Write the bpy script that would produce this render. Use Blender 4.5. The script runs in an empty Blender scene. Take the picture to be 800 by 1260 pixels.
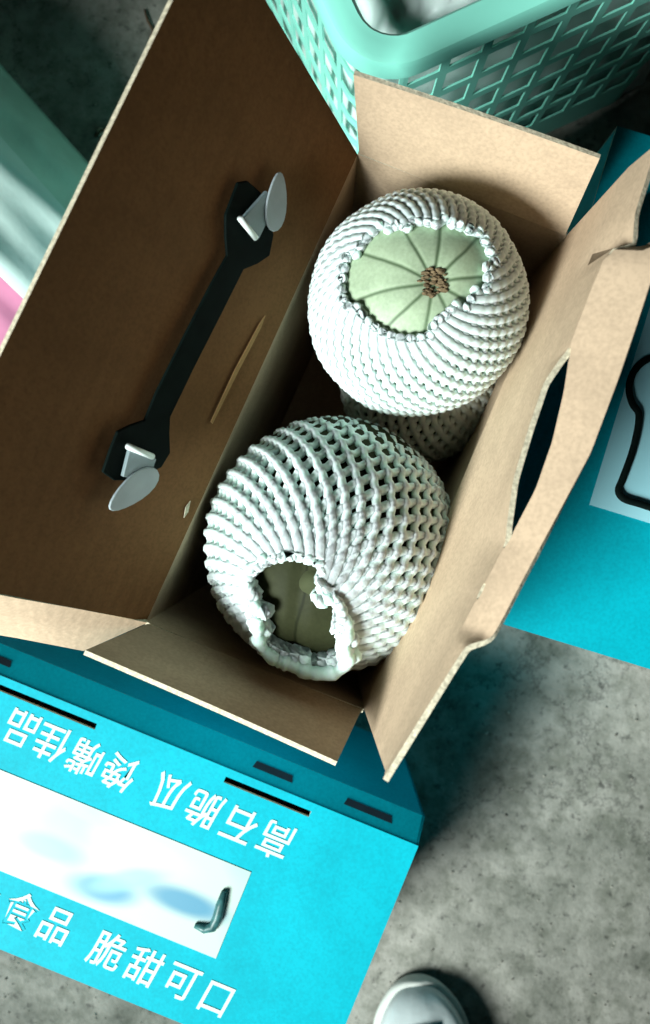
import bpy, bmesh, math, random
import numpy as np
from mathutils import Vector, Matrix, Quaternion, noise
random.seed(4)
sc = bpy.context.scene
C = sc.collection
U = 0.00055            # one working unit in metres (all lengths below are in these units)
F = 900.0              # camera height above the carton's rim
FL = -500.0            # ground level, rim of the open carton is 0

# ------------------------------------------------------------ camera
cam = bpy.data.cameras.new("camera"); co = bpy.data.objects.new("camera", cam); C.objects.link(co)
cam.sensor_fit = 'VERTICAL'; cam.sensor_height = 36; cam.lens = 36*F/1260
cam.clip_start = 0.01; cam.clip_end = 50
co.location = (0, 0, F*U); co.rotation_euler = (0, 0, 0)
cam.dof.use_dof = True; cam.dof.focus_distance = 0.47; cam.dof.aperture_fstop = 6.3
sc.camera = co
# ------------------------------------------------------------ light
w = bpy.data.worlds.new("World"); sc.world = w; w.use_nodes = True
bg = w.node_tree.nodes['Background']; bg.inputs[0].default_value = (0.72, 0.82, 0.72, 1); bg.inputs[1].default_value = 0.012
EL = math.radians(37)
tl = Vector((-0.82*math.cos(EL), -0.57*math.cos(EL), math.sin(EL)))
la = bpy.data.lights.new("window_light", 'AREA'); la.shape = 'RECTANGLE'; la.size = 0.80; la.size_y = 0.70; la.spread = math.radians(48)
la.energy = 12; la.color = (0.89, 1.0, 0.97)
lo = bpy.data.objects.new("window_light", la); C.objects.link(lo)
lo.location = Vector((0.03, -0.15, -0.03)) + tl*1.9
lo.rotation_euler = tl.to_track_quat('Z', 'Y').to_euler()
sc.view_settings.view_transform = 'Standard'; sc.view_settings.look = 'None'
sc.view_settings.exposure = 0.0; sc.view_settings.gamma = 1.0
sc.cycles.use_denoising = True; sc.cycles.max_bounces = 6

# ------------------------------------------------------------ helpers
def P(px, py, h=0.0):
    s = (F-h)/F
    return Vector(((px-400)*s, -(py-630)*s, h))
def hit(px, py, a, n):                      # where the line of sight meets a plane
    o = Vector((0, 0, F)); d = P(px, py, 0)-o
    return o + d*((a-o).dot(n)/d.dot(n))
def link(name, me, parent=None, mats=()):
    o = bpy.data.objects.new(name, me); C.objects.link(o)
    for m in mats: me.materials.append(m)
    if parent: o.parent = parent
    return o
def mesh(name, vs, fs, mats, parent=None, mi=None, smooth=False, loc=None):
    me = bpy.data.meshes.new(name)
    me.from_pydata([tuple(Vector(v)*U) for v in vs], [], fs)
    o = link(name, me, parent, mats)
    if mi: me.polygons.foreach_set('material_index', mi)
    if smooth: me.polygons.foreach_set('use_smooth', [True]*len(me.polygons))
    me.update()
    if loc is not None: o.location = Vector(loc)*U
    return o
def thing(name, label, cat, loc=(0, 0, 0), group=None):
    o = bpy.data.objects.new(name, None); C.objects.link(o); o.empty_display_size = .02
    o.location = Vector(loc)*U
    o['label'] = label; o['category'] = cat
    if group: o['group'] = group
    return o
def adopt(root):                            # keep children in place under a moved root
    for c in root.children: c.matrix_parent_inverse = Matrix.Translation(-root.location)
def tag(o, label, cat, group=None):
    o['label'] = label; o['category'] = cat
    if group: o['group'] = group
    return o
def gridslab(name, G, t, mats, parent=None, skip=None, smooth=False):
    """G[i][j] face points; the back face lies t behind along the normal. mats: face, back, edge"""
    R = len(G); K = len(G[0]); vs = []; N = {}
    for i in range(R):
        for j in range(K):
            a = G[min(i+1, R-1)][j]-G[max(i-1, 0)][j]; b = G[i][min(j+1, K-1)]-G[i][max(j-1, 0)]
            n = b.cross(a)
            if n.length < 1e-6: n = Vector((0, 0, 1))
            N[i, j] = n.normalized(); vs.append(G[i][j])
    for i in range(R):
        for j in range(K): vs.append(G[i][j]-N[i, j]*t)
    o = R*K; ix = lambda i, j: i*K+j
    cells = {(i, j) for i in range(R-1) for j in range(K-1) if not (skip and skip(i, j))}
    fs = []; mi = []
    for (i, j) in cells:
        fs.append((ix(i, j), ix(i, j+1), ix(i+1, j+1), ix(i+1, j))); mi.append(0)
        fs.append((ix(i+1, j)+o, ix(i+1, j+1)+o, ix(i, j+1)+o, ix(i, j)+o)); mi.append(1)
        for nb, a, b in (((i-1, j), (i, j), (i, j+1)), ((i+1, j), (i+1, j+1), (i+1, j)),
                         ((i, j-1), (i+1, j), (i, j)), ((i, j+1), (i, j+1), (i+1, j+1))):
            if nb not in cells:
                fs.append((ix(*b), ix(*a), ix(*a)+o, ix(*b)+o)); mi.append(2)
    return mesh(name, vs, fs, mats, parent, mi, smooth)
def bil(a, b, c, d, n, m, bump=None):       # a-b first row, d-c last row
    G = []
    for i in range(n+1):
        s = i/n; r = []
        for j in range(m+1):
            q = j/m
            p = (a.lerp(b, q)).lerp(d.lerp(c, q), s)
            if bump: p = p+bump(s, q)
            r.append(p)
        G.append(r)
    return G
def tube(name, pts, r, mats, parent=None, sides=8, closed=False, flat=1.0):
    vs = []; fs = []; n = len(pts); up = Vector((0, 0, 1))
    for i, p in enumerate(pts):
        a = pts[(i-1) % n] if closed or i else p; b = pts[(i+1) % n] if closed or i < n-1 else p
        d = (b-a).normalized(); s = d.cross(up)
        s = s.normalized() if s.length > 1e-4 else Vector((1, 0, 0)); q = s.cross(d)
        rr = r[i] if isinstance(r, (list, tuple)) else r
        for k in range(sides):
            an = 2*math.pi*k/sides
            vs.append(p+s*math.cos(an)*rr+q*math.sin(an)*rr*flat)
    for i in range(n if closed else n-1):
        for k in range(sides):
            a = i*sides+k; b = i*sides+(k+1) % sides; c = ((i+1) % n)*sides+(k+1) % sides; d = ((i+1) % n)*sides+k
            fs.append((a, b, c, d))
    if not closed: fs += [tuple(range(sides))[::-1], tuple((n-1)*sides+k for k in range(sides))]
    return mesh(name, vs, fs, mats, parent, None, True)
def plate(name, outline, n, t, mats, parent=None, bevel=0.0):   # flat outline given thickness along n
    vs = [v for v in outline]+[v+n*t for v in outline]; k = len(outline)
    fs = [tuple(range(k))[::-1], tuple(range(k, 2*k))]+[(i, (i+1) % k, (i+1) % k+k, i+k) for i in range(k)]
    o = mesh(name, vs, fs, mats, parent)
    bm = bmesh.new(); bm.from_mesh(o.data); bmesh.ops.recalc_face_normals(bm, faces=bm.faces); bm.to_mesh(o.data); bm.free()
    if bevel:
        b = o.modifiers.new('bevel', 'BEVEL'); b.width = bevel*U; b.segments = 2; b.limit_method = 'ANGLE'
    return o

# ------------------------------------------------------------ materials
def mat(name, col, rough=.7, var=.12, scale=30., bump=0., bscale=80., spec=.3, stretch=None, col2=None, sss=0., detail=5, trans=0., speck=0., flute=0):
    m = bpy.data.materials.new(name); m.use_nodes = True; nt = m.node_tree; N = nt.nodes; L = nt.links
    b = N['Principled BSDF']; tc = N.new('ShaderNodeTexCoord'); mp = N.new('ShaderNodeMapping')
    L.new(tc.outputs['Object'], mp.inputs[0])
    if stretch: mp.inputs['Scale'].default_value = stretch
    nz = N.new('ShaderNodeTexNoise'); nz.inputs['Scale'].default_value = scale; nz.inputs['Detail'].default_value = detail
    L.new(mp.outputs[0], nz.inputs[0])
    cr = N.new('ShaderNodeValToRGB'); cr.color_ramp.elements[0].position = .3; cr.color_ramp.elements[1].position = .7
    c2 = col2 or tuple(min(1, x*(1+var)) for x in col)
    cr.color_ramp.elements[0].color = (*[x*(1-var) for x in col], 1) if not col2 else (*col, 1)
    cr.color_ramp.elements[1].color = (*c2, 1)
    L.new(nz.outputs[0], cr.inputs[0]); L.new(cr.outputs[0], b.inputs['Base Color'])
    if speck:
        n3 = N.new('ShaderNodeTexNoise'); n3.inputs['Scale'].default_value = 420; n3.inputs['Detail'].default_value = 3; L.new(tc.outputs['Object'], n3.inputs[0])
        n4 = N.new('ShaderNodeTexNoise'); n4.inputs['Scale'].default_value = 22; n4.inputs['Detail'].default_value = 8; n4.inputs['Roughness'].default_value = .7; L.new(tc.outputs['Object'], n4.inputs[0])
        ml = N.new('ShaderNodeMath'); ml.operation = 'MULTIPLY'; L.new(n3.outputs[0], ml.inputs[0]); L.new(n4.outputs[0], ml.inputs[1])
        r3 = N.new('ShaderNodeMapRange'); r3.inputs['From Min'].default_value = .14; r3.inputs['From Max'].default_value = .34
        r3.inputs['To Min'].default_value = 1-speck; r3.inputs['To Max'].default_value = 1+speck*.4; L.new(ml.outputs[0], r3.inputs[0])
        vm = N.new('ShaderNodeVectorMath'); vm.operation = 'SCALE'; L.new(cr.outputs[0], vm.inputs[0]); L.new(r3.outputs[0], vm.inputs['Scale'])
        L.new(vm.outputs[0], b.inputs['Base Color'])
    b.inputs['Roughness'].default_value = rough; b.inputs['Specular IOR Level'].default_value = spec
    if sss:
        b.inputs['Subsurface Weight'].default_value = sss; b.inputs['Subsurface Radius'].default_value = (.005, .006, .005)
        b.inputs['Subsurface Scale'].default_value = 1
    if trans: b.inputs['Transmission Weight'].default_value = trans
    if flute:
        wv = N.new('ShaderNodeTexWave'); wv.inputs['Scale'].default_value = 55; wv.inputs['Distortion'].default_value = .6; wv.inputs['Detail Scale'].default_value = .3
        m2 = N.new('ShaderNodeMapping'); m2.inputs['Rotation'].default_value = (0, 0, math.radians(flute)); L.new(tc.outputs['Object'], m2.inputs[0]); L.new(m2.outputs[0], wv.inputs[0])
    if bump:
        n2 = N.new('ShaderNodeTexNoise'); n2.inputs['Scale'].default_value = bscale; n2.inputs['Detail'].default_value = 6
        L.new(mp.outputs[0], n2.inputs[0])
        bp = N.new('ShaderNodeBump'); bp.inputs['Strength'].default_value = bump; bp.inputs['Distance'].default_value = .002
        L.new(n2.outputs[0], bp.inputs['Height']); L.new(bp.outputs[0], b.inputs['Normal'])
        if flute:
            b2 = N.new('ShaderNodeBump'); b2.inputs['Strength'].default_value = .10; b2.inputs['Distance'].default_value = .0005
            L.new(wv.outputs[0], b2.inputs['Height']); L.new(bp.outputs[0], b2.inputs['Normal']); L.new(b2.outputs[0], b.inputs['Normal'])
    return m
kraft = mat('kraft_inside', (.50, .36, .25), .85, .07, 9, .15, 60, .12, stretch=(1, 1, 4), speck=.14, flute=24)
kraft_shaded = mat('kraft_lid_inside_shaded', (.165, .080, .032), .8, .08, 7, .12, 40, .12, speck=.16, flute=24)  # darker copy of kraft, the lid flap's shade is put into the colour
cedge = mat('corrugated_edge', (.54, .47, .35), .9, .3, 500, .3, 400, .1)
cyan = mat('printed_cyan_card', (.0, .32, .40), .6, .07, 12, .10, 50, .10, speck=.12)
white_ink = mat('white_ink', (.50, .62, .58), .6, .03, 40)
foam = mat('white_foam', (.62, .79, .73), .9, .04, 60, .25, 500, .04, sss=.8)
foam_shaded = mat('white_foam_shaded', (.50, .54, .46), .75, .05, 60, .1, 300, .2, sss=.6)  # duller copy of foam, shade of the lower layer painted in
black_pl = mat('black_plastic', (.003, .007, .006), .7, .3, 60, .1, 200, .06)
clear_pl = mat('milky_plastic', (.50, .62, .66), .25, .06, 60, .05, 200, .5, trans=.6)
slot_shade = mat('card_slot_shade', (.01, .02, .03), .8, .2, 60)  # near-black stands in for the shade inside the slots
turq = mat('turquoise_plastic', (.29, .79, .65), .38, .06, 14, .06, 60, .5)
bagw = mat('cloudy_plastic_bag', (.70, .84, .79), .35, .10, 9, .2, 30, .5, sss=.4)
sackm = mat('woven_sack_teal', (.50, .74, .64), .45, .2, 8, .2, 90, .4, stretch=(3, 1, 1))
sackw = mat('sack_pale', (.68, .86, .80), .45, .05, 8, .2, 90, .4)
pink = mat('pink_print', (.62, .22, .36), .6, .1, 20)

def concrete():
    m = bpy.data.materials.new('concrete'); m.use_nodes = True; nt = m.node_tree; N = nt.nodes; L = nt.links
    b = N['Principled BSDF']; tc = N.new('ShaderNodeTexCoord')
    def nz(s, d, r=.6):
        n = N.new('ShaderNodeTexNoise'); n.inputs['Scale'].default_value = s; n.inputs['Detail'].default_value = d
        n.inputs['Roughness'].default_value = r; L.new(tc.outputs['Object'], n.inputs[0]); return n
    a = nz(7, 8, .65); c = nz(38, 6, .7); d = nz(170, 4)
    r1 = N.new('ShaderNodeValToRGB'); e = r1.color_ramp.elements
    e[0].position = .32; e[0].color = (.10, .105, .085, 1); e[1].position = .66; e[1].color = (.38, .36, .32, 1)
    L.new(a.outputs[0], r1.inputs[0])
    r2 = N.new('ShaderNodeValToRGB'); e = r2.color_ramp.elements
    e[0].position = .36; e[0].color = (.42, .45, .40, 1); e[1].position = .56; e[1].color = (1, 1, 1, 1)
    L.new(c.outputs[0], r2.inputs[0])
    mx = N.new('ShaderNodeMix'); mx.data_type = 'RGBA'; mx.blend_type = 'MULTIPLY'; mx.inputs[0].default_value = .75
    L.new(r1.outputs[0], mx.inputs[6]); L.new(r2.outputs[0], mx.inputs[7])
    L.new(mx.outputs[2], b.inputs['Base Color'])
    pt = nz(95, 5, .75); r5 = N.new('ShaderNodeMapRange'); r5.inputs['From Min'].default_value = .33; r5.inputs['From Max'].default_value = .44
    r5.inputs['To Min'].default_value = .38; r5.inputs['To Max'].default_value = 1; L.new(pt.outputs[0], r5.inputs[0])
    vm = N.new('ShaderNodeVectorMath'); vm.operation = 'SCALE'; L.new(mx.outputs[2], vm.inputs[0]); L.new(r5.outputs[0], vm.inputs['Scale'])
    ck = N.new('ShaderNodeTexVoronoi'); ck.feature = 'DISTANCE_TO_EDGE'; ck.inputs['Scale'].default_value = 3.1
    wn = nz(12, 6, .7); wv = N.new('ShaderNodeVectorMath'); wv.operation = 'MULTIPLY_ADD'; wv.inputs[1].default_value = (.22, .22, .22)
    L.new(wn.outputs['Color'], wv.inputs[0]); L.new(tc.outputs['Object'], wv.inputs[2]); L.new(wv.outputs[0], ck.inputs['Vector'])
    r6 = N.new('ShaderNodeMapRange'); r6.inputs['From Min'].default_value = .0; r6.inputs['From Max'].default_value = .012
    r6.inputs['To Min'].default_value = .55; r6.inputs['To Max'].default_value = 1; L.new(ck.outputs['Distance'], r6.inputs[0])
    v2 = N.new('ShaderNodeVectorMath'); v2.operation = 'SCALE'; L.new(vm.outputs[0], v2.inputs[0]); L.new(r6.outputs[0], v2.inputs['Scale'])
    L.new(v2.outputs[0], b.inputs['Base Color'])
    ad = N.new('ShaderNodeMath'); ad.operation = 'MULTIPLY_ADD'; ad.inputs[1].default_value = .35
    L.new(d.outputs[0], ad.inputs[0]); L.new(c.outputs[0], ad.inputs[2])
    bp = N.new('ShaderNodeBump'); bp.inputs['Strength'].default_value = .5; bp.inputs['Distance'].default_value = .004
    L.new(ad.outputs[0], bp.inputs['Height']); L.new(bp.outputs[0], b.inputs['Normal'])
    b.inputs['Roughness'].default_value = .8
    return m
conc = concrete()

def rind_mat(name, base, line, nlines, w_=.035):
    m = bpy.data.materials.new(name); m.use_nodes = True; nt = m.node_tree; N = nt.nodes; L = nt.links
    b = N['Principled BSDF']; tc = N.new('ShaderNodeTexCoord'); sp = N.new('ShaderNodeSeparateXYZ')
    L.new(tc.outputs['Object'], sp.inputs[0])
    def M(op, a, b_=None, c=None):
        n = N.new('ShaderNodeMath'); n.operation = op
        for i, v in enumerate((a, b_, c)):
            if v is None: continue
            if isinstance(v, (int, float)): n.inputs[i].default_value = v
            else: L.new(v, n.inputs[i])
        return n.outputs[0]
    nz = N.new('ShaderNodeTexNoise'); nz.inputs['Scale'].default_value = 25; L.new(tc.outputs['Object'], nz.inputs[0])
    ang = M('ARCTAN2', sp.outputs[1], sp.outputs[0])
    t = M('ADD', M('MULTIPLY', ang, nlines/(2*math.pi)), M('MULTIPLY', M('SUBTRACT', nz.outputs[0], .5), .30))
    fr = M('ABSOLUTE', M('SUBTRACT', M('FRACT', t), .5))        # 0 on a line
    rr = M('SQRT', M('ADD', M('MULTIPLY', sp.outputs[0], sp.outputs[0]), M('MULTIPLY', sp.outputs[1], sp.outputs[1])))
    dist = M('MULTIPLY', fr, M('MULTIPLY', rr, 2*math.pi/nlines))   # metres from the line
    ln = N.new('ShaderNodeMapRange'); ln.inputs['From Min'].default_value = .0003; ln.inputs['From Max'].default_value = .0016
    ln.inputs['To Min'].default_value = 1; ln.inputs['To Max'].default_value = 0; L.new(dist, ln.inputs[0])
    n3 = N.new('ShaderNodeTexNoise'); n3.inputs['Scale'].default_value = 40; n3.inputs['Detail'].default_value = 6
    L.new(tc.outputs['Object'], n3.inputs[0])
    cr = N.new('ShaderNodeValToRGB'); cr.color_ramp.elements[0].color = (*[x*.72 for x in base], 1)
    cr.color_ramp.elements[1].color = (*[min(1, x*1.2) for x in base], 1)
    cr.color_ramp.elements[0].position = .3; cr.color_ramp.elements[1].position = .7
    n7 = N.new('ShaderNodeTexNoise'); n7.inputs['Scale'].default_value = 420; n7.inputs['Detail'].default_value = 3; L.new(tc.outputs['Object'], n7.inputs[0])
    L.new(M('ADD', M('MULTIPLY', n3.outputs[0], .62), M('MULTIPLY', n7.outputs[0], .38)), cr.inputs[0])
    mx = N.new('ShaderNodeMix'); mx.data_type = 'RGBA'; mx.inputs[7].default_value = (*line, 1)
    L.new(M('MULTIPLY', ln.outputs[0], .85), mx.inputs[0]); L.new(cr.outputs[0], mx.inputs[6])
    L.new(mx.outputs[2], b.inputs['Base Color']); b.inputs['Roughness'].default_value = .5; b.inputs['Specular IOR Level'].default_value = .3 if base[0] > .1 else .03
    b.inputs['Subsurface Weight'].default_value = .1; b.inputs['Subsurface Radius'].default_value = (.003, .004, .002)
    b.inputs['Subsurface Scale'].default_value = 1
    return m
rind = rind_mat('pale_green_rind', (.35, .43, .29), (.06, .10, .045), 10)
rind_shaded = rind_mat('olive_rind_shaded', (.026, .028, .013), (.010, .012, .005), 9)  # rind darkened, shade of the net's recess is in the colour
scar_m = mat('dry_scar', (.15, .105, .06), .9, .5, 250, .5, 300, .1)

# ------------------------------------------------------------ the ground
s = 5000
G = mesh('floor', [(-s, -s, FL), (s, -s, FL), (s, s, FL), (-s, s, FL)], [(0, 1, 2, 3)], [conc]); G['kind'] = 'structure'

# ------------------------------------------------------------ the open carton
A, B, Cc, D = P(440, 190), P(697, 290), P(448, 872), P(180, 765)
cen = (A+B+Cc+D)/4
box = thing('open_carton', 'open cardboard carton, kraft inside, with raised flaps and a black carrying strap', 'carton', (cen.x, cen.y, FL))
lng = (D-A).normalized(); per = Vector((-lng.y, lng.x, 0))
if per.x < 0: per = -per
def dn(v, h): return Vector((v.x, v.y, h))
T = 5.5
def wall(a, b, bul):
    n = (b-a).cross(Vector((0, 0, 1))).normalized()
    return bil(a, b, dn(b, FL+8), dn(a, FL+8), 8, 10, lambda s_, q: n*bul*math.sin(math.pi*q)*math.sin(math.pi*min(1, .15+s_)))
def mkwall(a, b, bul):
    m_ = (a+b)/2-cen; n = (b-a).cross(Vector((0, 0, 1)))
    if n.dot(m_) < 0: a, b = b, a
    # face must look inwards
    return gridslab('wall', wall(a, b, bul), T, [kraft, cyan, cedge], box, smooth=False)
mkwall(A, B, 3); mkwall(B, Cc, 7); mkwall(Cc, D, 3); mkwall(D, A, 5)
bot = bil(dn(A, FL+8), dn(B, FL+8), dn(Cc, FL+8), dn(D, FL+8), 1, 1)
gridslab('bottom', bot[::-1], 6, [kraft, cyan, cedge], box)

# lid flap, leaning out to the left
A2, D2 = P(264, -105, 270), P(-130, 706, 270)
def lb(s_, q): return Vector((.86, .0, .5))*(-7*math.sin(math.pi*s_)*math.sin(math.pi*q))
lidG = bil(A, D, D2, A2, 12, 24, lb)        # rows go outwards
nl = (D-A).cross(A2-A).normalized()
if nl.z < 0: nl = -nl
if ((lidG[0][1]-lidG[0][0]).cross(lidG[1][0]-lidG[0][0])).dot(nl) < 0: pass
lidG = lidG
f = gridslab('lid_flap', [r[::-1] for r in lidG] if (lidG[0][1]-lidG[0][0]).cross(lidG[1][0]-lidG[0][0]).dot(nl) < 0 else lidG, T, [kraft_shaded, cyan, cedge], box)
f['label'] = 'inner kraft face of the tall lid flap, shade painted in as dark brown'
def onlid(px, py, lift=0.): return hit(px, py, A+nl*(lift-2.0), nl)
# black strap and its two milky clips
def lidpoly(l, lift): return [onlid(x, y, lift) for x, y in l]
hd = plate('handle', lidpoly([(290, 224), (302, 222), (318, 236), (326, 262), (334, 288), (329, 314), (314, 324), (297, 331),
      (270, 385), (236, 452), (207, 512), (206, 532), (207, 556), (196, 574), (178, 582), (158, 590), (138, 590), (124, 580), (133, 553), (142, 530),
      (158, 522), (176, 516), (190, 482), (226, 410), (258, 348), (277, 314), (275, 290), (275, 264)], 3), nl, 4, [black_pl], box, 1.2)
hd['label'] = 'flat black carrying strap with widened ends'
for quad, tong, rim_ in ((((295, 268), (325, 234), (330, 262), (315, 293)), (339, 248, 12, 37, 6), ((295, 268), (315, 293))),
                   (((157, 548), (189, 563), (180, 590), (148, 585)), (163, 602, 15, 38, 50), ((157, 549), (188, 562)))):
    cl = plate('clip', lidpoly(quad, 8), nl, 5, [clear_pl], hd, 1)
    cx, cy, ra_, rb_, an = tong; an = math.radians(an); pts = []
    for k in range(20):
        t_ = 2*math.pi*k/20; y = rb_*math.sin(t_); x = ra_*math.cos(t_)*(1-.25*math.sin(t_)*(1 if cy < 400 else -1)*-1)
        pts.append(onlid(cx+x*math.cos(an)-y*math.sin(an), cy+x*math.sin(an)+y*math.cos(an), 13))
    plate('clip_tongue', pts, nl, 3, [mat('milky_tongue', (.55, .62, .66), .4, .1, 60, spec=.4, trans=.45)], cl, 1)
    q = rim_; tube('clip_lip', [onlid(*q[0], 15), onlid(*q[1], 15)], 3.4, [mat('white_lip', (.8, .86, .84), .4)], cl)
plate('crease', [onlid(*p, 2) for p in ((326, 388), (321, 402), (290, 462), (261, 521), (259, 519), (288, 456), (319, 398))], nl, 1.2, [mat('crease_paper', (.32, .18, .07), .8)], box)
plate('crease', [onlid(*p, 2) for p in ((234, 616), (231, 630), (226, 637), (228, 624))], nl, 1.0, [cedge], box)

# end flaps
def flap(name, a, b, c, d, n=6, m=10, bow=0., m_=(0, 1, 2), towards=None):
    g = bil(a, b, c, d, n, m, lambda s_, q: Vector((0, 0, bow*math.sin(math.pi*q)*s_)))
    nn = (g[0][1]-g[0][0]).cross(g[1][0]-g[0][0])
    if nn.dot(towards-(a+c)/2) < 0: g = [r[::-1] for r in g]
    return gridslab(name, g, T, [kraft, cyan, cedge], box)
top_ = cen+Vector((0, 0, 500))
flap('end_flap', A+Vector((2, 0, 2)), B+Vector((-2, 0, 2)), P(738, 195, 124), P(435, 92, 124), bow=3, towards=top_)
flap('end_flap', D+Vector((3, -2, 2)), Cc+Vector((-3, 0, 2)), P(415, 937, 134), P(105, 800, 134), bow=-3, towards=top_)
# lit gusset at the lower end of the lid flap
gu = [P(181, 766, 3), P(100, 750, 75), P(20, 736, 140), P(-100, 712, 235)]
gv = [P(178, 768, 0), P(103, 801, 40), P(20, 785, 66), P(-100, 765, 100)]
gg = [[a.lerp(b, k/3) for k in range(4)] for a, b in zip(gu, gv)]
if (gg[0][1]-gg[0][0]).cross(gg[1][0]-gg[0][0]).z < 0 and (gg[1][1]-gg[1][0]).cross(gg[2][0]-gg[1][0]).z < 0: gg = [r[::-1] for r in gg]
gs = gridslab('gusset', gg, 4, [kraft, cyan, cedge], box, smooth=True); gs.data.set_sharp_from_angle(angle=math.radians(50))

# tall right flap with the hand hole on its bend
def PT(p, l): return (400+.92*p-.39*l, 655+.39*p+.92*l)
lsl = [-620, -510, -466, -440, -340, -329, -275, -212, -150, -101, -70, -60, -38, -30, -6, 2, 60, 90, 240]
psl = [188, 198, 213, 190, 187, 187, 176, 181, 188, 201, 210, 206, 204, 203, 201, 203, 200, 196, 182]
psr = [252, 247, 215.5, 191, 188, 189, 203, 214, 218, 214, 211.5, 207, 205, 203.5, 205.5, 204, 201, 197, 182.6]
lo_ = [-660, -520, -450, -382, -313, -218, -108, -44, 11, 44, 50, 58, 90, 254]
po = [280, 266, 248, 254, 259, 263, 253, 247, 243, 239, 226, 215, 209, 183.5]
rows = []; lam = np.concatenate([np.linspace(-452, -20, 70), np.linspace(-14, 181, 50)]); holes = []
def smooth(x, xs_, ys_, w_=28): return float(np.mean([np.interp(x+d_, xs_, ys_) for d_ in np.linspace(-w_, w_, 9)]))
lb_ = [-700, -400, -329, -240, -150, -70, 0, 90, 240]; pb_ = [183, 185, 187.5, 197, 205, 210, 204, 197, 182]
for i, L_ in enumerate(lam):
    l1 = L_*1.33; pf = 131-(L_+452)/633*2; l4 = L_*1.39
    base = smooth(l1, lb_, pb_, 22); sl0 = smooth(l1, lsl, psl, 6); sr0 = smooth(l1, lsl, psr, 6); wd = sr0-sl0
    hole = wd > 1.6
    sl, sr = (sl0, sr0) if hole else (base-.2, base+.2)
    if wd < 9 and hole:
        t_ = wd/9; sl = base*(1-t_)+sl*t_; sr = sl+wd
    o_ = max(sr+.8, smooth(l4, lo_, po, 8))
    q = (L_+452)/633
    f0 = B.lerp(Cc, q)+Vector((0, 0, 1))
    b1 = P(*PT(pf+(base-pf)*.45, L_*1.15), 105); b2 = P(*PT(pf+(base-pf)*.72, L_*1.24), 165)
    s1 = P(*PT(sl, l1), 223); s2 = P(*PT(sr, l1), 225+min(12, wd*.3 if hole else 0)); oo = P(*PT(o_, l4), 252)
    mid = s2.lerp(oo, .5)+Vector((0, 0, 3))
    rows.append([f0, b1, b2, s1, s2, mid, oo]); holes.append(hole)
sk = lambda i, j: j == 3 and holes[i] and holes[i+1]
if (rows[0][1]-rows[0][0]).cross(rows[1][0]-rows[0][0]).dot(-per) < 0: pass
nn = (rows[5][1]-rows[5][0]).cross(rows[6][0]-rows[5][0])
if nn.dot(-per) < 0: rows = rows[::-1]; H2 = holes[::-1]; sk = lambda i, j: j == 3 and H2[i] and H2[i+1]
rf = gridslab('carry_flap', rows, T, [kraft, cyan, cedge], box, skip=sk)
rf.data.polygons.foreach_set('use_smooth', [True]*len(rf.data.polygons)); rf.data.set_sharp_from_angle(angle=math.radians(24))
rf['label'] = 'tall bent side flap with a long hand hole, brightly lit'
adopt(box)

# ------------------------------------------------------------ melons in foam nets
def ell(ra, rz, v, th):
    return Vector((ra*math.sin(v)*math.cos(th), ra*math.sin(v)*math.sin(th), rz*math.cos(v)))
def net(parent, q, ra, rz, n, vopen, vend, fm, sr_=(6.2, 5.0), lip=None, twist=.8, seed=1, wob=2.0, bmp=1.5, fo=.35, wid=.35):
    vs = []; fs = []; SD = 6
    step = math.pi/(n*twist)        # between crossings of one strand
    sub = 4
    for fam in (1, -1):
        for k in range(n):
            path = []; nrm = []
            v = math.pi-vend
            v = vend
            # from the far end up to the opening
            cnt = int(round(vend/step))
            for c_ in range(cnt*sub, -1, -1):
                v = c_*step/sub
                # the net bunches towards the opening
                th = 2*math.pi*k/n + fam*twist*v
                vo = vopen(th % (2*math.pi))
                vo_n = round(vo/step)*step
                if v < vo_n-1e-6: break
                ph = math.cos(2*n*twist*v)
                base = ell(ra, rz, v, th); nv = Vector((base.x/ra**2, base.y/ra**2, base.z/rz**2)).normalized()
                wb = noise.noise(base*.018+Vector((seed*7, 0, 0)))*wob*1.6
                path.append(base+nv*(4.2+bmp*ph*(1-math.exp(-max(0, v-vo_n)/step/4))+fam*fo+wb)); nrm.append(nv)
            if len(path) < 3: continue
            if lip:
                th = 2*math.pi*k/n + fam*twist*v
                ln, out, curl = lip(th % (2*math.pi))
                base = path[-1]; nv = nrm[-1]; rad = Vector((math.cos(th), math.sin(th), 0)); tz = Vector((0, 0, 1))
                for i in range(1, 5):
                    t_ = i/4
                    path.append(base+tz*ln*math.sin(t_*curl)/max(curl, .3)+rad*out*(1-math.cos(t_*curl*1.2))
                                + noise.noise_vector(base*.03+Vector((seed, i*.3, fam)))*3*t_)
                    nrm.append((rad*.5+tz*.5).normalized())
            m = len(path); b0 = len(vs)
            for i, p in enumerate(path):
                d = (path[min(i+1, m-1)]-path[max(i-1, 0)]).normalized(); s_ = d.cross(nrm[i]).normalized(); u_ = s_.cross(d)
                sh = 1+wid*math.exp(-max(0, (m-1-i)/sub-(1 if lip else 0))/4.5)
                e = .55 if i in (0, m-1) else 1
                for j in range(SD):
                    a_ = 2*math.pi*j/SD
                    vs.append(p+s_*math.cos(a_)*sr_[0]*sh*e+u_*math.sin(a_)*sr_[1]*sh*e)
            for i in range(m-1):
                for j in range(SD):
                    a = b0+i*SD+j; b = b0+i*SD+(j+1) % SD
                    fs.append((a, b, b+SD, a+SD))
            fs.append(tuple(b0+j for j in range(SD))[::-1]); fs.append(tuple(b0+(m-1)*SD+j for j in range(SD)))
    Mx = q.to_matrix()
    o = mesh('foam_net', [Mx @ v for v in vs], fs, [fm], parent, None, True)
    return o
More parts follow.
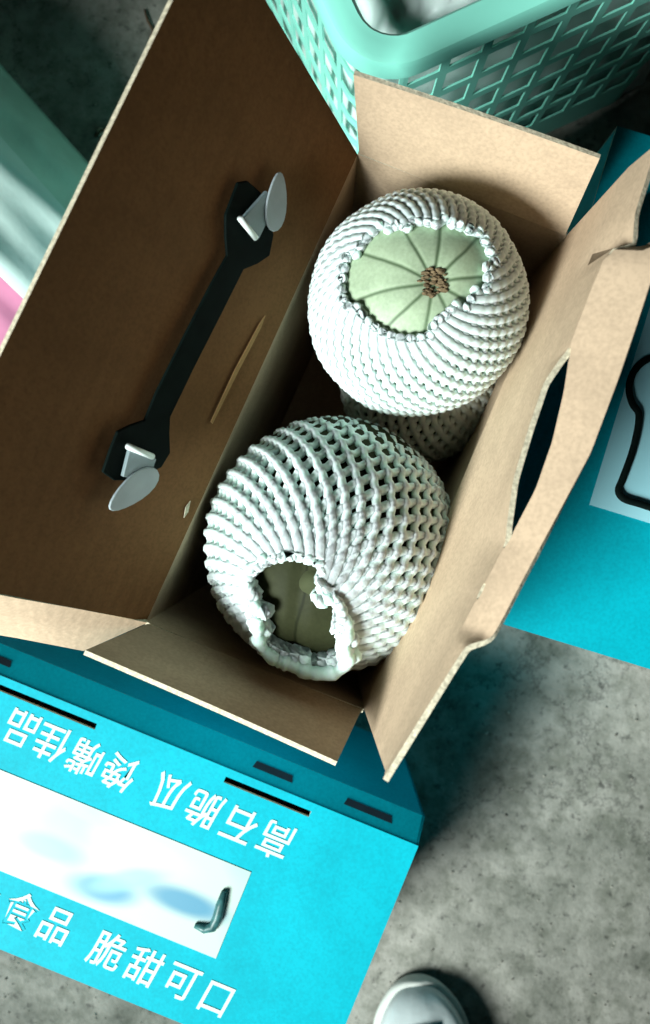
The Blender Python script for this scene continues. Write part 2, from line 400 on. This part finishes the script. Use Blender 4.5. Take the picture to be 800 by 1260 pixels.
def fruit(parent, q, ra, rz, rm, ridges, depth):
    vs = []; fs = []; NU, NV = 120, 60
    for i in range(NV+1):
        v = math.pi*i/NV
        for j in range(NU):
            th = 2*math.pi*j/NU
            f_ = abs(((th*ridges/(2*math.pi)) % 1)-.5)*2
            g = 1-depth*math.exp(-(f_/.22)**2)*math.sin(v)**.6
            dip = 1-.05*math.exp(-(v/.16)**2)
            vs.append(ell(ra, rz, v, th)*g*dip)
    for i in range(NV):
        for j in range(NU):
            a = i*NU+j; b = i*NU+(j+1) % NU
            fs.append((a, a+NU, b+NU, b))
    o = mesh('rind', vs, fs, [rm], parent, None, True)
    o.rotation_mode = 'QUATERNION'; o.rotation_quaternion = q
    return o
def melon(c, axis, pole, ra, rz, n, vopen, fm, rm, label, lip=None, vend=2.5, seed=1, depth=.012, ridges=10, grp=None, roll=0., sr_=(5.3, 4.6), bmp=1.5, fo=.35, wid=.35):
    t = thing('melon', label, 'melon', c, grp)
    q = Vector(axis).normalized().to_track_quat('Z', 'Y')
    qp = Vector(pole).normalized().to_track_quat('Z', 'Y') @ Quaternion((0, 0, 1), roll)
    r_ = fruit(t, qp, ra, rz, rm, ridges, depth)
    net(t, q, ra, rz, n, vopen, vend, fm, lip=lip, seed=seed, sr_=sr_, bmp=bmp, fo=fo, wid=wid)
    return t, qp, q
def inv_angle(q):   # helper: angle in the net frame of a world (image) direction
    M_ = q.to_matrix().transposed()
    return lambda d: math.atan2((M_ @ Vector(d)).y, (M_ @ Vector(d)).x)

# upper melon
ax1 = Vector((-.15, .03, .98)); q1 = ax1.normalized().to_track_quat('Z', 'Y'); ia1 = inv_angle(q1)((1, .22, 0))
def vo1(th):
    t_ = th-ia1
    return 1/math.sqrt((math.cos(t_)/.69)**2+(math.sin(t_)/.48)**2)+.05*math.sin(3*t_+1)+.03*math.sin(7*t_)
mA, qpA, _ = melon(P(512, 378, 0), ax1, (.03, -.06, .99), 124, 124, 42, vo1, foam, rind,
      'upper melon in white foam net, pale green end with dark radial lines showing', lip=lambda th: (3.5, 1, 1.2), bmp=1.7, fo=1.0, sr_=(4.7, 4.2), seed=1, vend=2.45, grp='melons in foam nets inside the carton')
# the dried blossom scar
sc_c = qpA @ Vector((0, 0, 124*.975))
vs = []; fs = []
scar = None
bm = bmesh.new()
for i in range(110):
    a_ = random.random()*6.28; r_ = 15*math.sqrt(random.random())
    p = sc_c+qpA @ Vector((r_*math.cos(a_), r_*math.sin(a_), random.uniform(-2, 1.5)-r_*.05))
    bmesh.ops.create_icosphere(bm, subdivisions=1, radius=random.uniform(1.5, 4.4)*U, matrix=Matrix.Translation(p*U) @ Matrix.Rotation(random.random()*3, 4, 'X') @ Matrix.Diagonal((1, random.uniform(.2, .8), random.uniform(.3, .8), 1)))
me = bpy.data.meshes.new('scar'); bm.to_mesh(me); bm.free()
scar = link('blossom_scar', me, mA, [scar_m])

# lower melon
ax2 = Vector((-.24, -.41, .88)); q2 = ax2.normalized().to_track_quat('Z', 'Y'); ia2 = inv_angle(q2)
dn2 = ia2((0, -1, 0)); rt2 = ia2((1, 0, 0))
def vo2(th):
    t_ = th-dn2
    return 1/math.sqrt((math.cos(t_)/.43)**4+(math.sin(t_)/.29)**4)**.5+.03*math.cos(t_)+.045*math.sin(2*t_+.2)+.025*math.sin(5*t_)
def lip2(th):
    c_ = .5+.5*math.cos(th-dn2)
    return (6+13*c_, 1+9*c_, 1.6+.9*c_)
melon(P(407, 667, -60), ax2, (-.25, -.93, .28), 153, 166, 38, vo2, foam, rind_shaded,
      'large lower melon in white foam net, olive rind with recess shade painted in, seen through the ragged net opening', lip=lip2, seed=5, sr_=(4.7, 4.0), bmp=2.4, fo=.6, wid=.95, vend=2.35, depth=.03, ridges=9,
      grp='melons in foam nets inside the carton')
mB = bpy.data.objects['melon.001']
# rolled thick edge of the sleeve
ring = []
for k in range(220):
    t_ = 2*math.pi*k/220; ln, out, curl = lip2(t_); v_ = vo2(t_); b_0 = ell(153, 166, v_, t_)
    rad = Vector((math.cos(t_), math.sin(t_), 0)); c_ = .5+.5*math.cos(t_-dn2)
    p = b_0+Vector((0, 0, ln*.95))+rad*(out*1.1)+noise.noise_vector(b_0*.035)*7
    ring.append((q2.to_matrix() @ p, 3.6+5.5*c_+1.7*math.sin(k*.62)*(1.35-c_)+2.6*noise.noise(b_0*.12)+1.5*noise.noise(b_0*.4)))
tube('net_rim', [p for p, _ in ring], [r_ for _, r_ in ring], [foam], mB, closed=True, sides=10)
# stem stub in the opening
st = (ax2+Vector((.13, .17, 0))).normalized()*141
bm = bmesh.new(); bmesh.ops.create_icosphere(bm, subdivisions=3, radius=21*U, matrix=Matrix.Translation(st*U))
for v_ in bm.verts: v_.co += noise.noise_vector(v_.co*90)*.0018
me = bpy.data.meshes.new('stub'); bm.to_mesh(me); bm.free(); [setattr(p, 'use_smooth', True) for p in me.polygons]
link('stem_stub', me, mB, [mat('stub_green_shaded', (.045, .05, .024), .8, .2, 60, .3, 120, .1)])  # green darkened with the rind, recess shade painted in

# melons of the layer below
melon(P(519, 468, -172), (.1, .2, .97), (.1, .2, .97), 112, 116, 34, lambda th: .3, foam_shaded, rind_shaded,
      'melon in foam net with shade painted in as grey, under the upper melon', seed=9, vend=1.9, grp='melons in foam nets inside the carton')
melon(P(392, 700, -352), (0, .1, 1), (0, .1, 1), 128, 134, 30, lambda th: .3, foam_shaded, rind_shaded,
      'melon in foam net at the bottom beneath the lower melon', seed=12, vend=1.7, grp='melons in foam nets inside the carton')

# ------------------------------------------------------------ closed blue cartons
def carton_frame(px, py, h, ang):
    o = P(px, py, h); a = math.radians(ang)
    return o, a
def flatcarton(name, label, corner, h, ex, ey, LX, WY, slots, band=True, zbot=FL, grp=None):
    """corner: lid corner; ex, ey unit vectors along the lid; lid lies at height h"""
    t = thing(name, label, 'carton', (corner.x, corner.y, zbot), grp)
    def W(x, y, z): return corner+ex*x+ey*y+Vector((0, 0, z))
    xs = sorted({0, LX, *[v for s_ in slots for v in (s_[0], s_[2])]}); ys = sorted({0, WY, *[v for s_ in slots for v in (s_[1], s_[3])]})
    G_ = [[W(x, y, 0) for x in xs] for y in ys]
    fl = ex.cross(ey).z < 0
    def sk_(i, j):
        cx = (xs[j]+xs[j+1])/2; cy = (ys[i]+ys[i+1])/2
        return any(s_[0] < cx < s_[2] and s_[1] < cy < s_[3] for s_ in slots)
    if fl:
        G_ = [r[::-1] for r in G_]; xs2 = xs[::-1]
        sk2 = lambda i, j: sk_(i, len(xs)-2-j)
    else: sk2 = sk_
    gridslab('lid', G_, 5, [cyan, kraft, cedge], t, skip=sk2)
    Hh = h-zbot-1
    def side(p0, p1, p2, p3, nm='side_wall'):
        g = [[p0, p1], [p3, p2]]
        nn_ = (g[0][1]-g[0][0]).cross(g[1][0]-g[0][0])
        ce = W(LX/2, WY/2, -Hh/2)
        if nn_.dot((p0+p2)/2-ce) < 0: g = [r[::-1] for r in g]
        return gridslab(nm, g, 4.5, [cyan, kraft, cedge], t)
    by, bz = (-34, -26) if band else (0, 0)
    if band: side(W(0, 0, -1), W(LX, 0, -1), W(LX, by, bz), W(0, by, bz), 'lid_edge_strip')
    z0 = bz-.6
    side(W(0, by, z0), W(LX, by, z0), W(LX, by, -Hh), W(0, by, -Hh))
    side(W(0, WY, -1), W(LX, WY, -1), W(LX, WY, -Hh), W(0, WY, -Hh))
    for x in (0, LX):
        vs_ = [W(x, by, bz), W(x, 0, -1), W(x, WY, -1), W(x, WY, -Hh), W(x, by, -Hh)]
        n_ = ex*(-1 if x == 0 else 1)
        plate('end_wall', vs_, -n_*1.0, 4, [cyan], t)
    return t, W
# front-left carton, printed lid
hC = -145.
k_ = F/(F-hC); cornC = P(515, 1041, hC)
a_ = math.radians(22.2); ex = Vector((-math.cos(a_), math.sin(a_), 0)); ey = Vector((-math.sin(a_), -math.cos(a_), 0))
def locC(px, py):
    d = P(px, py, hC)-cornC; return d.dot(ex), d.dot(ey)
WYc = locC(225, 1260)[1]
s1 = locC(390, 981); s2 = locC(288, 931); s3 = locC(130, 865); s4 = locC(20, 822)
slots = [(s1[0], 12, s2[0], 21), (s3[0], 12, s3[0]+230, 21)]
tC, WC = flatcarton('printed_carton', 'bright cyan closed carton with white Chinese lettering around a pale picture panel', cornC, hC, ex, ey, 900, WYc, slots)
# thin dark plates painting the shade of tuck slots on the sloping strip
for (a0, a1) in ((45, 120), (200, 262), (640, 700)):
    plate('tuck_slot_shade', [WC(a0, -12, -9.6), WC(a1, -12, -9.6), WC(a1-3, -20, -15.5), WC(a0+3, -20, -15.5)], Vector((0, 0, 1)), .4, [slot_shade], tC)
# picture panel
pc = [locC(307, 1072), locC(268, 1180)]
x0 = (pc[0][0]+pc[1][0])/2; y0 = locC(307, 1072)[1]; y1 = locC(268, 1180)[1]
def print_mat(spots):
    m = bpy.data.materials.new('picture_print'); m.use_nodes = True; nt = m.node_tree; N = nt.nodes; L = nt.links
    b = N['Principled BSDF']; tc = N.new('ShaderNodeTexCoord'); b.inputs['Roughness'].default_value = .4
    n = N.new('ShaderNodeTexNoise'); n.inputs['Scale'].default_value = 11; n.inputs['Detail'].default_value = 2; L.new(tc.outputs['Object'], n.inputs[0])
    r = N.new('ShaderNodeValToRGB'); e = r.color_ramp.elements; e[0].position = .35; e[0].color = (.26, .42, .38, 1); e[1].position = .55; e[1].color = (.40, .48, .43, 1)
    L.new(n.outputs[0], r.inputs[0]); out = r.outputs[0]
    for (cx, cy, rx_, ry_, an, col, amt) in spots:
        mp = N.new('ShaderNodeMapping'); mp.vector_type = 'TEXTURE'
        p = WC(*locC(cx, cy), 0)*U; mp.inputs['Location'].default_value = (p.x, p.y, p.z); mp.inputs['Rotation'].default_value = (0, 0, math.radians(an))
        mp.inputs['Scale'].default_value = (rx_*1.26*U, ry_*1.26*U, 1)
        L.new(tc.outputs['Object'], mp.inputs[0]); ln = N.new('ShaderNodeVectorMath'); ln.operation = 'LENGTH'; L.new(mp.outputs[0], ln.inputs[0])
        mr = N.new('ShaderNodeMapRange'); mr.interpolation_type = 'SMOOTHSTEP'; mr.inputs['From Min'].default_value = .35; mr.inputs['From Max'].default_value = 1.05
        mr.inputs['To Min'].default_value = amt; mr.inputs['To Max'].default_value = 0; L.new(ln.outputs['Value'], mr.inputs[0])
        mx = N.new('ShaderNodeMix'); mx.data_type = 'RGBA'; mx.inputs[7].default_value = (*col, 1); L.new(mr.outputs[0], mx.inputs[0]); L.new(out, mx.inputs[6]); out = mx.outputs[2]
    L.new(out, b.inputs['Base Color']); return m
pm = print_mat([(128, 1094, 52, 22, -14, (.04, .20, .32), .95), (228, 1110, 66, 20, -20, (.05, .20, .31), .95), (160, 1082, 60, 16, 10, (.22, .42, .46), .8), (60, 1042, 60, 20, -20, (.16, .38, .30), .8), (100, 1000, 60, 8, -28, (.34, .52, .42), .6), (180, 1050, 80, 22, -22, (.46, .50, .40), .6)])
pp = plate('picture_panel', [WC(x0, y0, .3), WC(x0+520, y0, .3), WC(x0+520, y1, .3), WC(x0, y1, .3)], Vector((0, 0, 1)), .7, [pm], tC)
def blob(name, pts, z, m_, par, W_, loc_):
    return plate(name, [W_(*loc_(*p), z-1.5) for p in pts], Vector((0, 0, 1)), .5, [m_], par)
pblue = mat('print_blue', (.10, .33, .42), .4, .3, 60); pgreen = mat('print_green', (.27, .48, .38), .4, .2, 60)
pdark = mat('print_dark', (.03, .10, .10), .4, .4, 200); pmid = mat('print_pale_blue', (.34, .55, .58), .4, .12, 40)
tube('handle', [WC(*locC(x, y), 4) for x, y in ((240, 1137), (252, 1141), (262, 1139), (268, 1128), (272, 1112), (277, 1095))], [3, 6, 7, 7.5, 7, 4.5], [pdark], tC)
# lettering
def char(ch, px, py, ang, size, W_, loc_, par, z=.5):
    cu = bpy.data.curves.new('t', 'FONT'); cu.body = ch; cu.size = 1; cu.offset = .008; cu.extrude = .006; cu.resolution_u = 3
    ob = bpy.data.objects.new('t', cu); C.objects.link(ob)
    dg = bpy.context.evaluated_depsgraph_get(); me_ = bpy.data.meshes.new_from_object(ob.evaluated_get(dg))
    bpy.data.objects.remove(ob); co_ = np.array([v.co[:] for v in me_.vertices]); mid = (co_.max(0)+co_.min(0))/2
    x, y = loc_(px, py); c0 = W_(x, y, z)
    ca, sa = math.cos(ang), math.sin(ang)
    for v in me_.vertices:
        qx = (v.co.x-mid[0])*size[0]; qy = (v.co.y-mid[1])*size[1]; qx += qy*.12
        v.co = (c0+Vector((qx*ca-qy*sa, qx*sa+qy*ca, v.co.z*60)))*U
    return me_
def line(chars, ang, size, W_, loc_, par):
    bm_ = bmesh.new()
    for ch, px, py in chars:
        me_ = char(ch, px, py, ang, size, W_, loc_, par); bm_.from_mesh(me_); bpy.data.meshes.remove(me_)
    me_ = bpy.data.meshes.new('lettering'); bm_.to_mesh(me_); bm_.free()
    return link('lettering', me_, par, [white_ink])
up_ = math.atan2(-ex.y, -ex.x)
sz = 42/(F/(F-hC))*1.0
line([('高', 339, 1034), ('石', 296, 1015), ('脆', 251, 996), ('瓜', 208, 975), ('馋', 147, 950), ('嘴', 105, 932), ('佳', 64, 914), ('品', 26, 896)], up_+math.pi, (49, 57), WC, locC, tC)
line([('绿', -62, 1084), ('色', -18, 1102), ('食', 26, 1120), ('品', 69, 1139), ('脆', 133, 1169), ('甜', 178, 1189), ('可', 223, 1208), ('口', 266, 1229)], up_, (49, 57), WC, locC, tC)
adopt(tC)

# right-hand carton
hR = -25.
cornR = P(576, 755, hR); b_ = math.radians(17); rx = Vector((math.cos(b_), -math.sin(b_), 0)); ry = Vector((math.sin(b_), math.cos(b_), 0))
def locR(px, py):
    d = P(px, py, hR)-cornR; return d.dot(rx), d.dot(ry)
tR, WR = flatcarton('blue_carton', 'closed blue carton at right with pale panel and black handle loop', cornR, hR, rx, ry, 400, 645, [], band=False)
x0, y0 = locR(725, 621)
plate('picture_panel', [WR(x0, y0, .3), WR(x0+250, y0, .3), WR(x0+250, y0+420, .3), WR(x0, y0+420, .3)], Vector((0, 0, 1)), .7,
      [mat('pale_blue_print', (.34, .66, .74), .4, .12, 8)], tR)
pts = [(812, 440), (800, 441), (787, 448), (777, 460), (772, 478), (776, 497), (784, 510), (782, 532), (775, 560), (764, 590), (759, 604), (766, 614), (785, 620), (812, 629)]
sm = []
for i in range(len(pts)-1):
    for k in range(4):
        t_ = k/4; p0, p1, p2, p3 = [np.array(pts[max(0, min(len(pts)-1, i+d_))], float) for d_ in (-1, 0, 1, 2)]
        sm.append(tuple(.5*((2*p1)+(-p0+p2)*t_+(2*p0-5*p1+4*p2-p3)*t_**2+(-p0+3*p1-3*p2+p3)*t_**3)))
left = [Vector((*locR(*p), 0)) for p in sm]; cxm = 125+x0
loop = [WR(v.x, v.y, 5) for v in left]+[WR(2*cxm-v.x, v.y, 5) for v in left[::-1]]
tube('handle', loop, 4.6, [black_pl], tR, closed=True, flat=.7)
adopt(tR)

# ------------------------------------------------------------ turquoise basket
bk = thing('plastic_basket', 'turquoise plastic basket with slotted sides behind the open carton', 'basket', P(640, -180, FL))
ba = math.radians(24.5); bx = Vector((math.cos(ba), math.sin(ba), 0)); byv = Vector((-math.sin(ba), math.cos(ba), 0))
hB = 5.; cB = P(446, 102, hB)   # outer rim corner as if it were square
LXb, LYb, RR = 640, 480, 78
def perim(inset, n_arc=10, r=RR):
    pts_ = []; 
    cs = [(LXb-r, r, -90), (LXb-r, LYb-r, 0), (r, LYb-r, 90), (r, r, 180)]
    for cx, cy, a0 in cs:
        for k in range(n_arc+1):
            t_ = math.radians(a0+90*k/n_arc); pts_.append((cx+(r-inset)*math.cos(t_), cy+(r-inset)*math.sin(t_)))
    return pts_
base_p = perim(0); base_p.append(base_p[0])
cum = [0]
for a, b in zip(base_p, base_p[1:]): cum.append(cum[-1]+math.dist(a, b))
tot = cum[-1]; nc = round(tot/62); pitch = tot/nc
svals = []
for k in range(nc): svals += [k*pitch, k*pitch+pitch*.11, k*pitch+pitch*.5, k*pitch+pitch*.89]
def at_s(s_, inset):
    s_ %= tot; i = max(j for j in range(len(cum)) if cum[j] <= s_+1e-9); i = min(i, len(cum)-2)
    t_ = (s_-cum[i])/(cum[i+1]-cum[i]+1e-9); a, b = base_p[i], base_p[i+1]
    x = a[0]+(b[0]-a[0])*t_; y = a[1]+(b[1]-a[1])*t_
    d = Vector((b[0]-a[0], b[1]-a[1])).normalized(); n_ = Vector((-d.y, d.x))
    return x+n_.x*inset, y+n_.y*inset
zr = [-14]
zz = -34
while zz > -440: zr += [zz, zz-43]; zz -= 58
zr += [-470, FL-hB+3]
vs = []; fs = []
for zi, z_ in enumerate(zr):
    for s_ in svals:
        x, y = at_s(s_, 10+.03*(-z_)); vs.append(cB+bx*x+byv*y+Vector((0, 0, z_)))
nS = len(svals)
for zi in range(len(zr)-1):
    for si in range(nS):
        if zi % 2 == 1 and zi < len(zr)-2 and si % 4 in (1, 2): continue
        fs.append((zi*nS+si, (zi+1)*nS+si, (zi+1)*nS+(si+1) % nS, zi*nS+(si+1) % nS))
lat = mesh('lattice_wall', vs, fs, [turq], bk)
so = lat.modifiers.new('thick', 'SOLIDIFY'); so.thickness = 3*U; so.offset = 0
# rolled rim
prof = [(0, -26), (0, -6), (3, 1), (9, 4), (26, 5), (34, 6), (38, 3), (41, -4), (41, -30), (37, -30), (34, -2), (8, -2), (6, -26)]
vs = []; fs = []; ring = [at_s(tot*i/140, 0) for i in range(140)]
for i in range(140):
    for (ins, z_) in prof:
        x, y = at_s(tot*i/140, ins-6); vs.append(cB+bx*x+byv*y+Vector((0, 0, z_)))
K = len(prof)
for i in range(140):
    for j in range(K): fs.append((i*K+j, ((i+1) % 140)*K+j, ((i+1) % 140)*K+(j+1) % K, i*K+(j+1) % K))
rim = mesh('rim', vs, fs, [turq], bk, None, True)
bm = bmesh.new(); bm.from_mesh(rim.data); bmesh.ops.recalc_face_normals(bm, faces=bm.faces); bm.to_mesh(rim.data); bm.free()
pb = [at_s(tot*i/60, 46) for i in range(60)]
plate('base', [cB+bx*x+byv*y+Vector((0, 0, FL-hB+4)) for x, y in pb], Vector((0, 0, 1)), 6, [turq], bk)
adopt(bk)
rim.data.set_sharp_from_angle(angle=math.radians(38))
# bag in the basket
vs = []; fs = []; n1, n2 = 44, 34
for i in range(n1+1):
    for j in range(n2+1):
        u_, v_ = i/n1, j/n2; sc_ = 1; x = 24+(LXb-48)*u_; y = 24+(LYb-48)*v_
        e = min(1, 9*min(u_, 1-u_))*min(1, 9*min(v_, 1-v_)); ins_ = (1-e)*0; p = Vector((x, y, 0))
        z_ = -460+425*e**.35+28*noise.noise(p*.012)+abs(noise.noise(p*.03))*26*e+10*noise.noise(p*.07)
        vs.append(cB+bx*x+byv*y+Vector((0, 0, min(z_-30, -38))))
for i in range(n1):
    for j in range(n2): a = i*(n2+1)+j; fs.append((a, a+n2+1, a+n2+2, a+1))
pbag = mesh('plastic_bag', vs, fs, [bagw], None, None, True)
so = pbag.modifiers.new('thick', 'SOLIDIFY'); so.thickness = 3*U
tag(pbag, 'cloudy pale plastic bag filling the turquoise basket', 'bag')

# ------------------------------------------------------------ sack at the left
vs = []; fs = []; mi = []; n1, n2 = 60, 40
# footprint: long sack lying towards lower left, its edge runs down-right
o0 = P(-10, 42, -230); e1 = (P(150, 222, -230)-o0).normalized(); e2 = Vector((e1.y, -e1.x, 0))
if e2.x > 0: e2 = -e2
L1, L2 = 700, 420
for i in range(n1+1):
    for j in range(n2+1):
        u_, v_ = i/n1, j/n2
        x = -330+L1*u_; y = L2*v_
        f1 = math.sin(math.pi*min(1, max(0, v_)))**.65 if 0 < v_ < 1 else 0
        f2 = math.sin(math.pi*u_)**.3 if 0 < u_ < 1 else 0
        dz = FL+2+((320+150*min(1, v_*1.6)*max(0, 1-u_*1.6))*f1*f2)  # height and unseen far end enlarged to shade the floor
        fold = 9*math.sin(v_*41+u_*5)+12*math.sin(v_*23+u_*3+2*noise.noise(Vector((u_*2, v_*2, 0))))+16*noise.noise(Vector((u_*2.5, v_*9, 3)))
        vs.append(o0+e1*x+e2*y+Vector((0, 0, 0))-Vector((0, 0, o0.z))+Vector((0, 0, dz+fold*f1*f2)))
for i in range(n1):
    for j in range(n2):
        a = i*(n2+1)+j; fs.append((a, a+1, a+n2+2, a+n2+1)); v_ = j/n2
        mi.append(0 if v_ < .22 else (1 if v_ < .56 else 2))
sk_o = mesh('sack', vs, fs, [sackm, sackw, pink], None, mi, True)
so = sk_o.modifiers.new('thick', 'SOLIDIFY'); so.thickness = 3*U
tag(sk_o, 'pale teal folded sack with a pink area beside the lid flap', 'sack')

# ------------------------------------------------------------ shoe at the bottom edge
sh = thing('shoe', 'silver grey sports shoe toe poking in beside the cyan carton', 'shoe', P(505, 1420, FL))
up_m = mat('silver_leather', (.55, .60, .60), .3, .08, 60, .1, 200, .6); dk_m = mat('dark_mesh', (.04, .06, .07), .6, .3, 300, .3, 500); so_m = mat('pale_sole', (.55, .56, .52), .6, .1, 60)
toe = P(510, 1200, FL); sdir = Vector((.10, -1, 0)).normalized(); sx = Vector((1, .10, 0)).normalized()
secs = [(0, 6, 10), (8, 34, 34), (24, 56, 52), (50, 74, 66), (90, 88, 78), (140, 94, 92), (200, 90, 112), (260, 80, 135), (330, 72, 150), (400, 70, 160), (450, 66, 165), (490, 50, 160), (505, 20, 150)]
def loft(name, secs_, z0, hf, m_, wadd=0):
    vs = []; fs = []; K = 20
    for (y, w_, h_) in secs_:
        for k in range(K):
            a = 2*math.pi*k/K; ca, sa = math.cos(a), math.sin(a)
            x = (w_+wadd)*math.copysign(abs(ca)**.8, ca); z_ = z0+(hf(h_))*(.5+.5*math.copysign(abs(sa)**.8, sa))
            vs.append(toe+sx*x*(.72 if sa > .6 else 1)+sdir*(y-(wadd if y < 20 else 0))+Vector((0, 0, z_)))
    for i in range(len(secs_)-1):
        for k in range(K): a = i*K+k; b = i*K+(k+1) % K; fs.append((a, a+K, b+K, b))
    fs += [tuple(range(K)), tuple((len(secs_)-1)*K+k for k in range(K))[::-1]]
    o = mesh(name, vs, fs, [m_], sh, None, True)
    bm = bmesh.new(); bm.from_mesh(o.data); bmesh.ops.recalc_face_normals(bm, faces=bm.faces); bm.to_mesh(o.data); bm.free()
    s_ = o.modifiers.new('s', 'SUBSURF'); s_.levels = 1; s_.render_levels = 2
    return o
loft('upper', secs, 14, lambda h_: h_, up_m)
loft('sole', secs, 0, lambda h_: 30, so_m, 7)
pan = [(44, 34), (85, 46), (130, 48), (180, 44), (240, 36)]
def topz(y): return 14+np.interp(y, [s_[0] for s_ in secs], [s_[2] for s_ in secs])
G_ = [[toe+sx*(w_*q)+sdir*y+Vector((0, 0, topz(y)+9-12*abs(q)**2)) for q in (-1, -.5, 0, .5, 1)] for y, w_ in pan]
nn = (G_[0][1]-G_[0][0]).cross(G_[1][0]-G_[0][0])
if nn.z < 0: G_ = [r[::-1] for r in G_]
gridslab('mesh_panel', G_, 3, [dk_m, dk_m, dk_m], sh, smooth=True)
for y in (110, 135, 160, 185, 210, 235):
    tube('lace', [toe+sx*x+sdir*(y+3*math.sin(x*.1))+Vector((0, 0, topz(y)+9-.004*x*x)) for x in (-44, -30, -15, 0, 15, 30, 44)], 4, [so_m], sh, flat=.6)
adopt(sh)

# ------------------------------------------------------------ bits of litter on the floor
def pebble(name, px, py, r, m_, lab, cat, sq=(1, .7, .5), grp=None):
    bm = bmesh.new(); bmesh.ops.create_icosphere(bm, subdivisions=2, radius=1)
    for v in bm.verts: v.co = v.co*(1+.35*noise.noise(v.co*1.7+Vector((px, py, 0))))
    for v in bm.verts: v.co = Vector((v.co.x*sq[0], v.co.y*sq[1], v.co.z*sq[2]))*r*U
    me = bpy.data.meshes.new(name); bm.to_mesh(me); bm.free(); o = link(name, me, None, [m_])
    p = P(px, py, FL); o.location = Vector((p.x, p.y, FL+r*sq[2]*.7))*U; o.rotation_euler = (0, 0, random.random()*3)
    return tag(o, lab, cat, grp)
pebble('pebble', 124, 163, 9, mat('pale_stone', (.5, .45, .36), .7), 'small pale stone beside the edge of the tall lid flap', 'pebble')
tube_m = mat('dry_twig', (.12, .07, .04), .8)
tw = tube('twig', [P(178, 12, FL+4), P(182, 26, FL+6), P(189, 38, FL+3), P(186, 46, FL+3)], 2.2, [tube_m]); tag(tw, 'thin dark twig on the dark floor at upper left', 'twig')
tw = tube('twig', [P(117, 168, FL+4), P(126, 160, FL+10), P(136, 158, FL+8), P(140, 164, FL+3)], 2.6, [tube_m]); tag(tw, 'short curled twig next to the pale stone', 'twig')

bm = bmesh.new()
for i in range(900):
    if i < 500: px, py = random.uniform(430, 830), random.uniform(780, 1300)
    elif i < 700: px, py = random.uniform(-40, 260), random.uniform(-20, 240)
    else: px, py = random.uniform(-40, 300), random.uniform(1160, 1300)
    p = P(px, py, FL)*U; r_ = random.choice((.6, .8, 1, 1.3, 2.2))*random.uniform(.7, 1.5)*U
    bmesh.ops.create_icosphere(bm, subdivisions=1, radius=r_, matrix=Matrix.Translation(p+Vector((0, 0, r_*.4))) @ Matrix.Rotation(random.random()*6, 4, 'Z') @ Matrix.Diagonal((1, random.uniform(.5, 1), .6, 1)))
me = bpy.data.meshes.new('grit'); bm.to_mesh(me); bm.free()
g_ = link('grit', me, None, [mat('grit_mix', (.06, .055, .045), .9, .3, 90, col2=(.45, .42, .36))]); g_['kind'] = 'stuff'
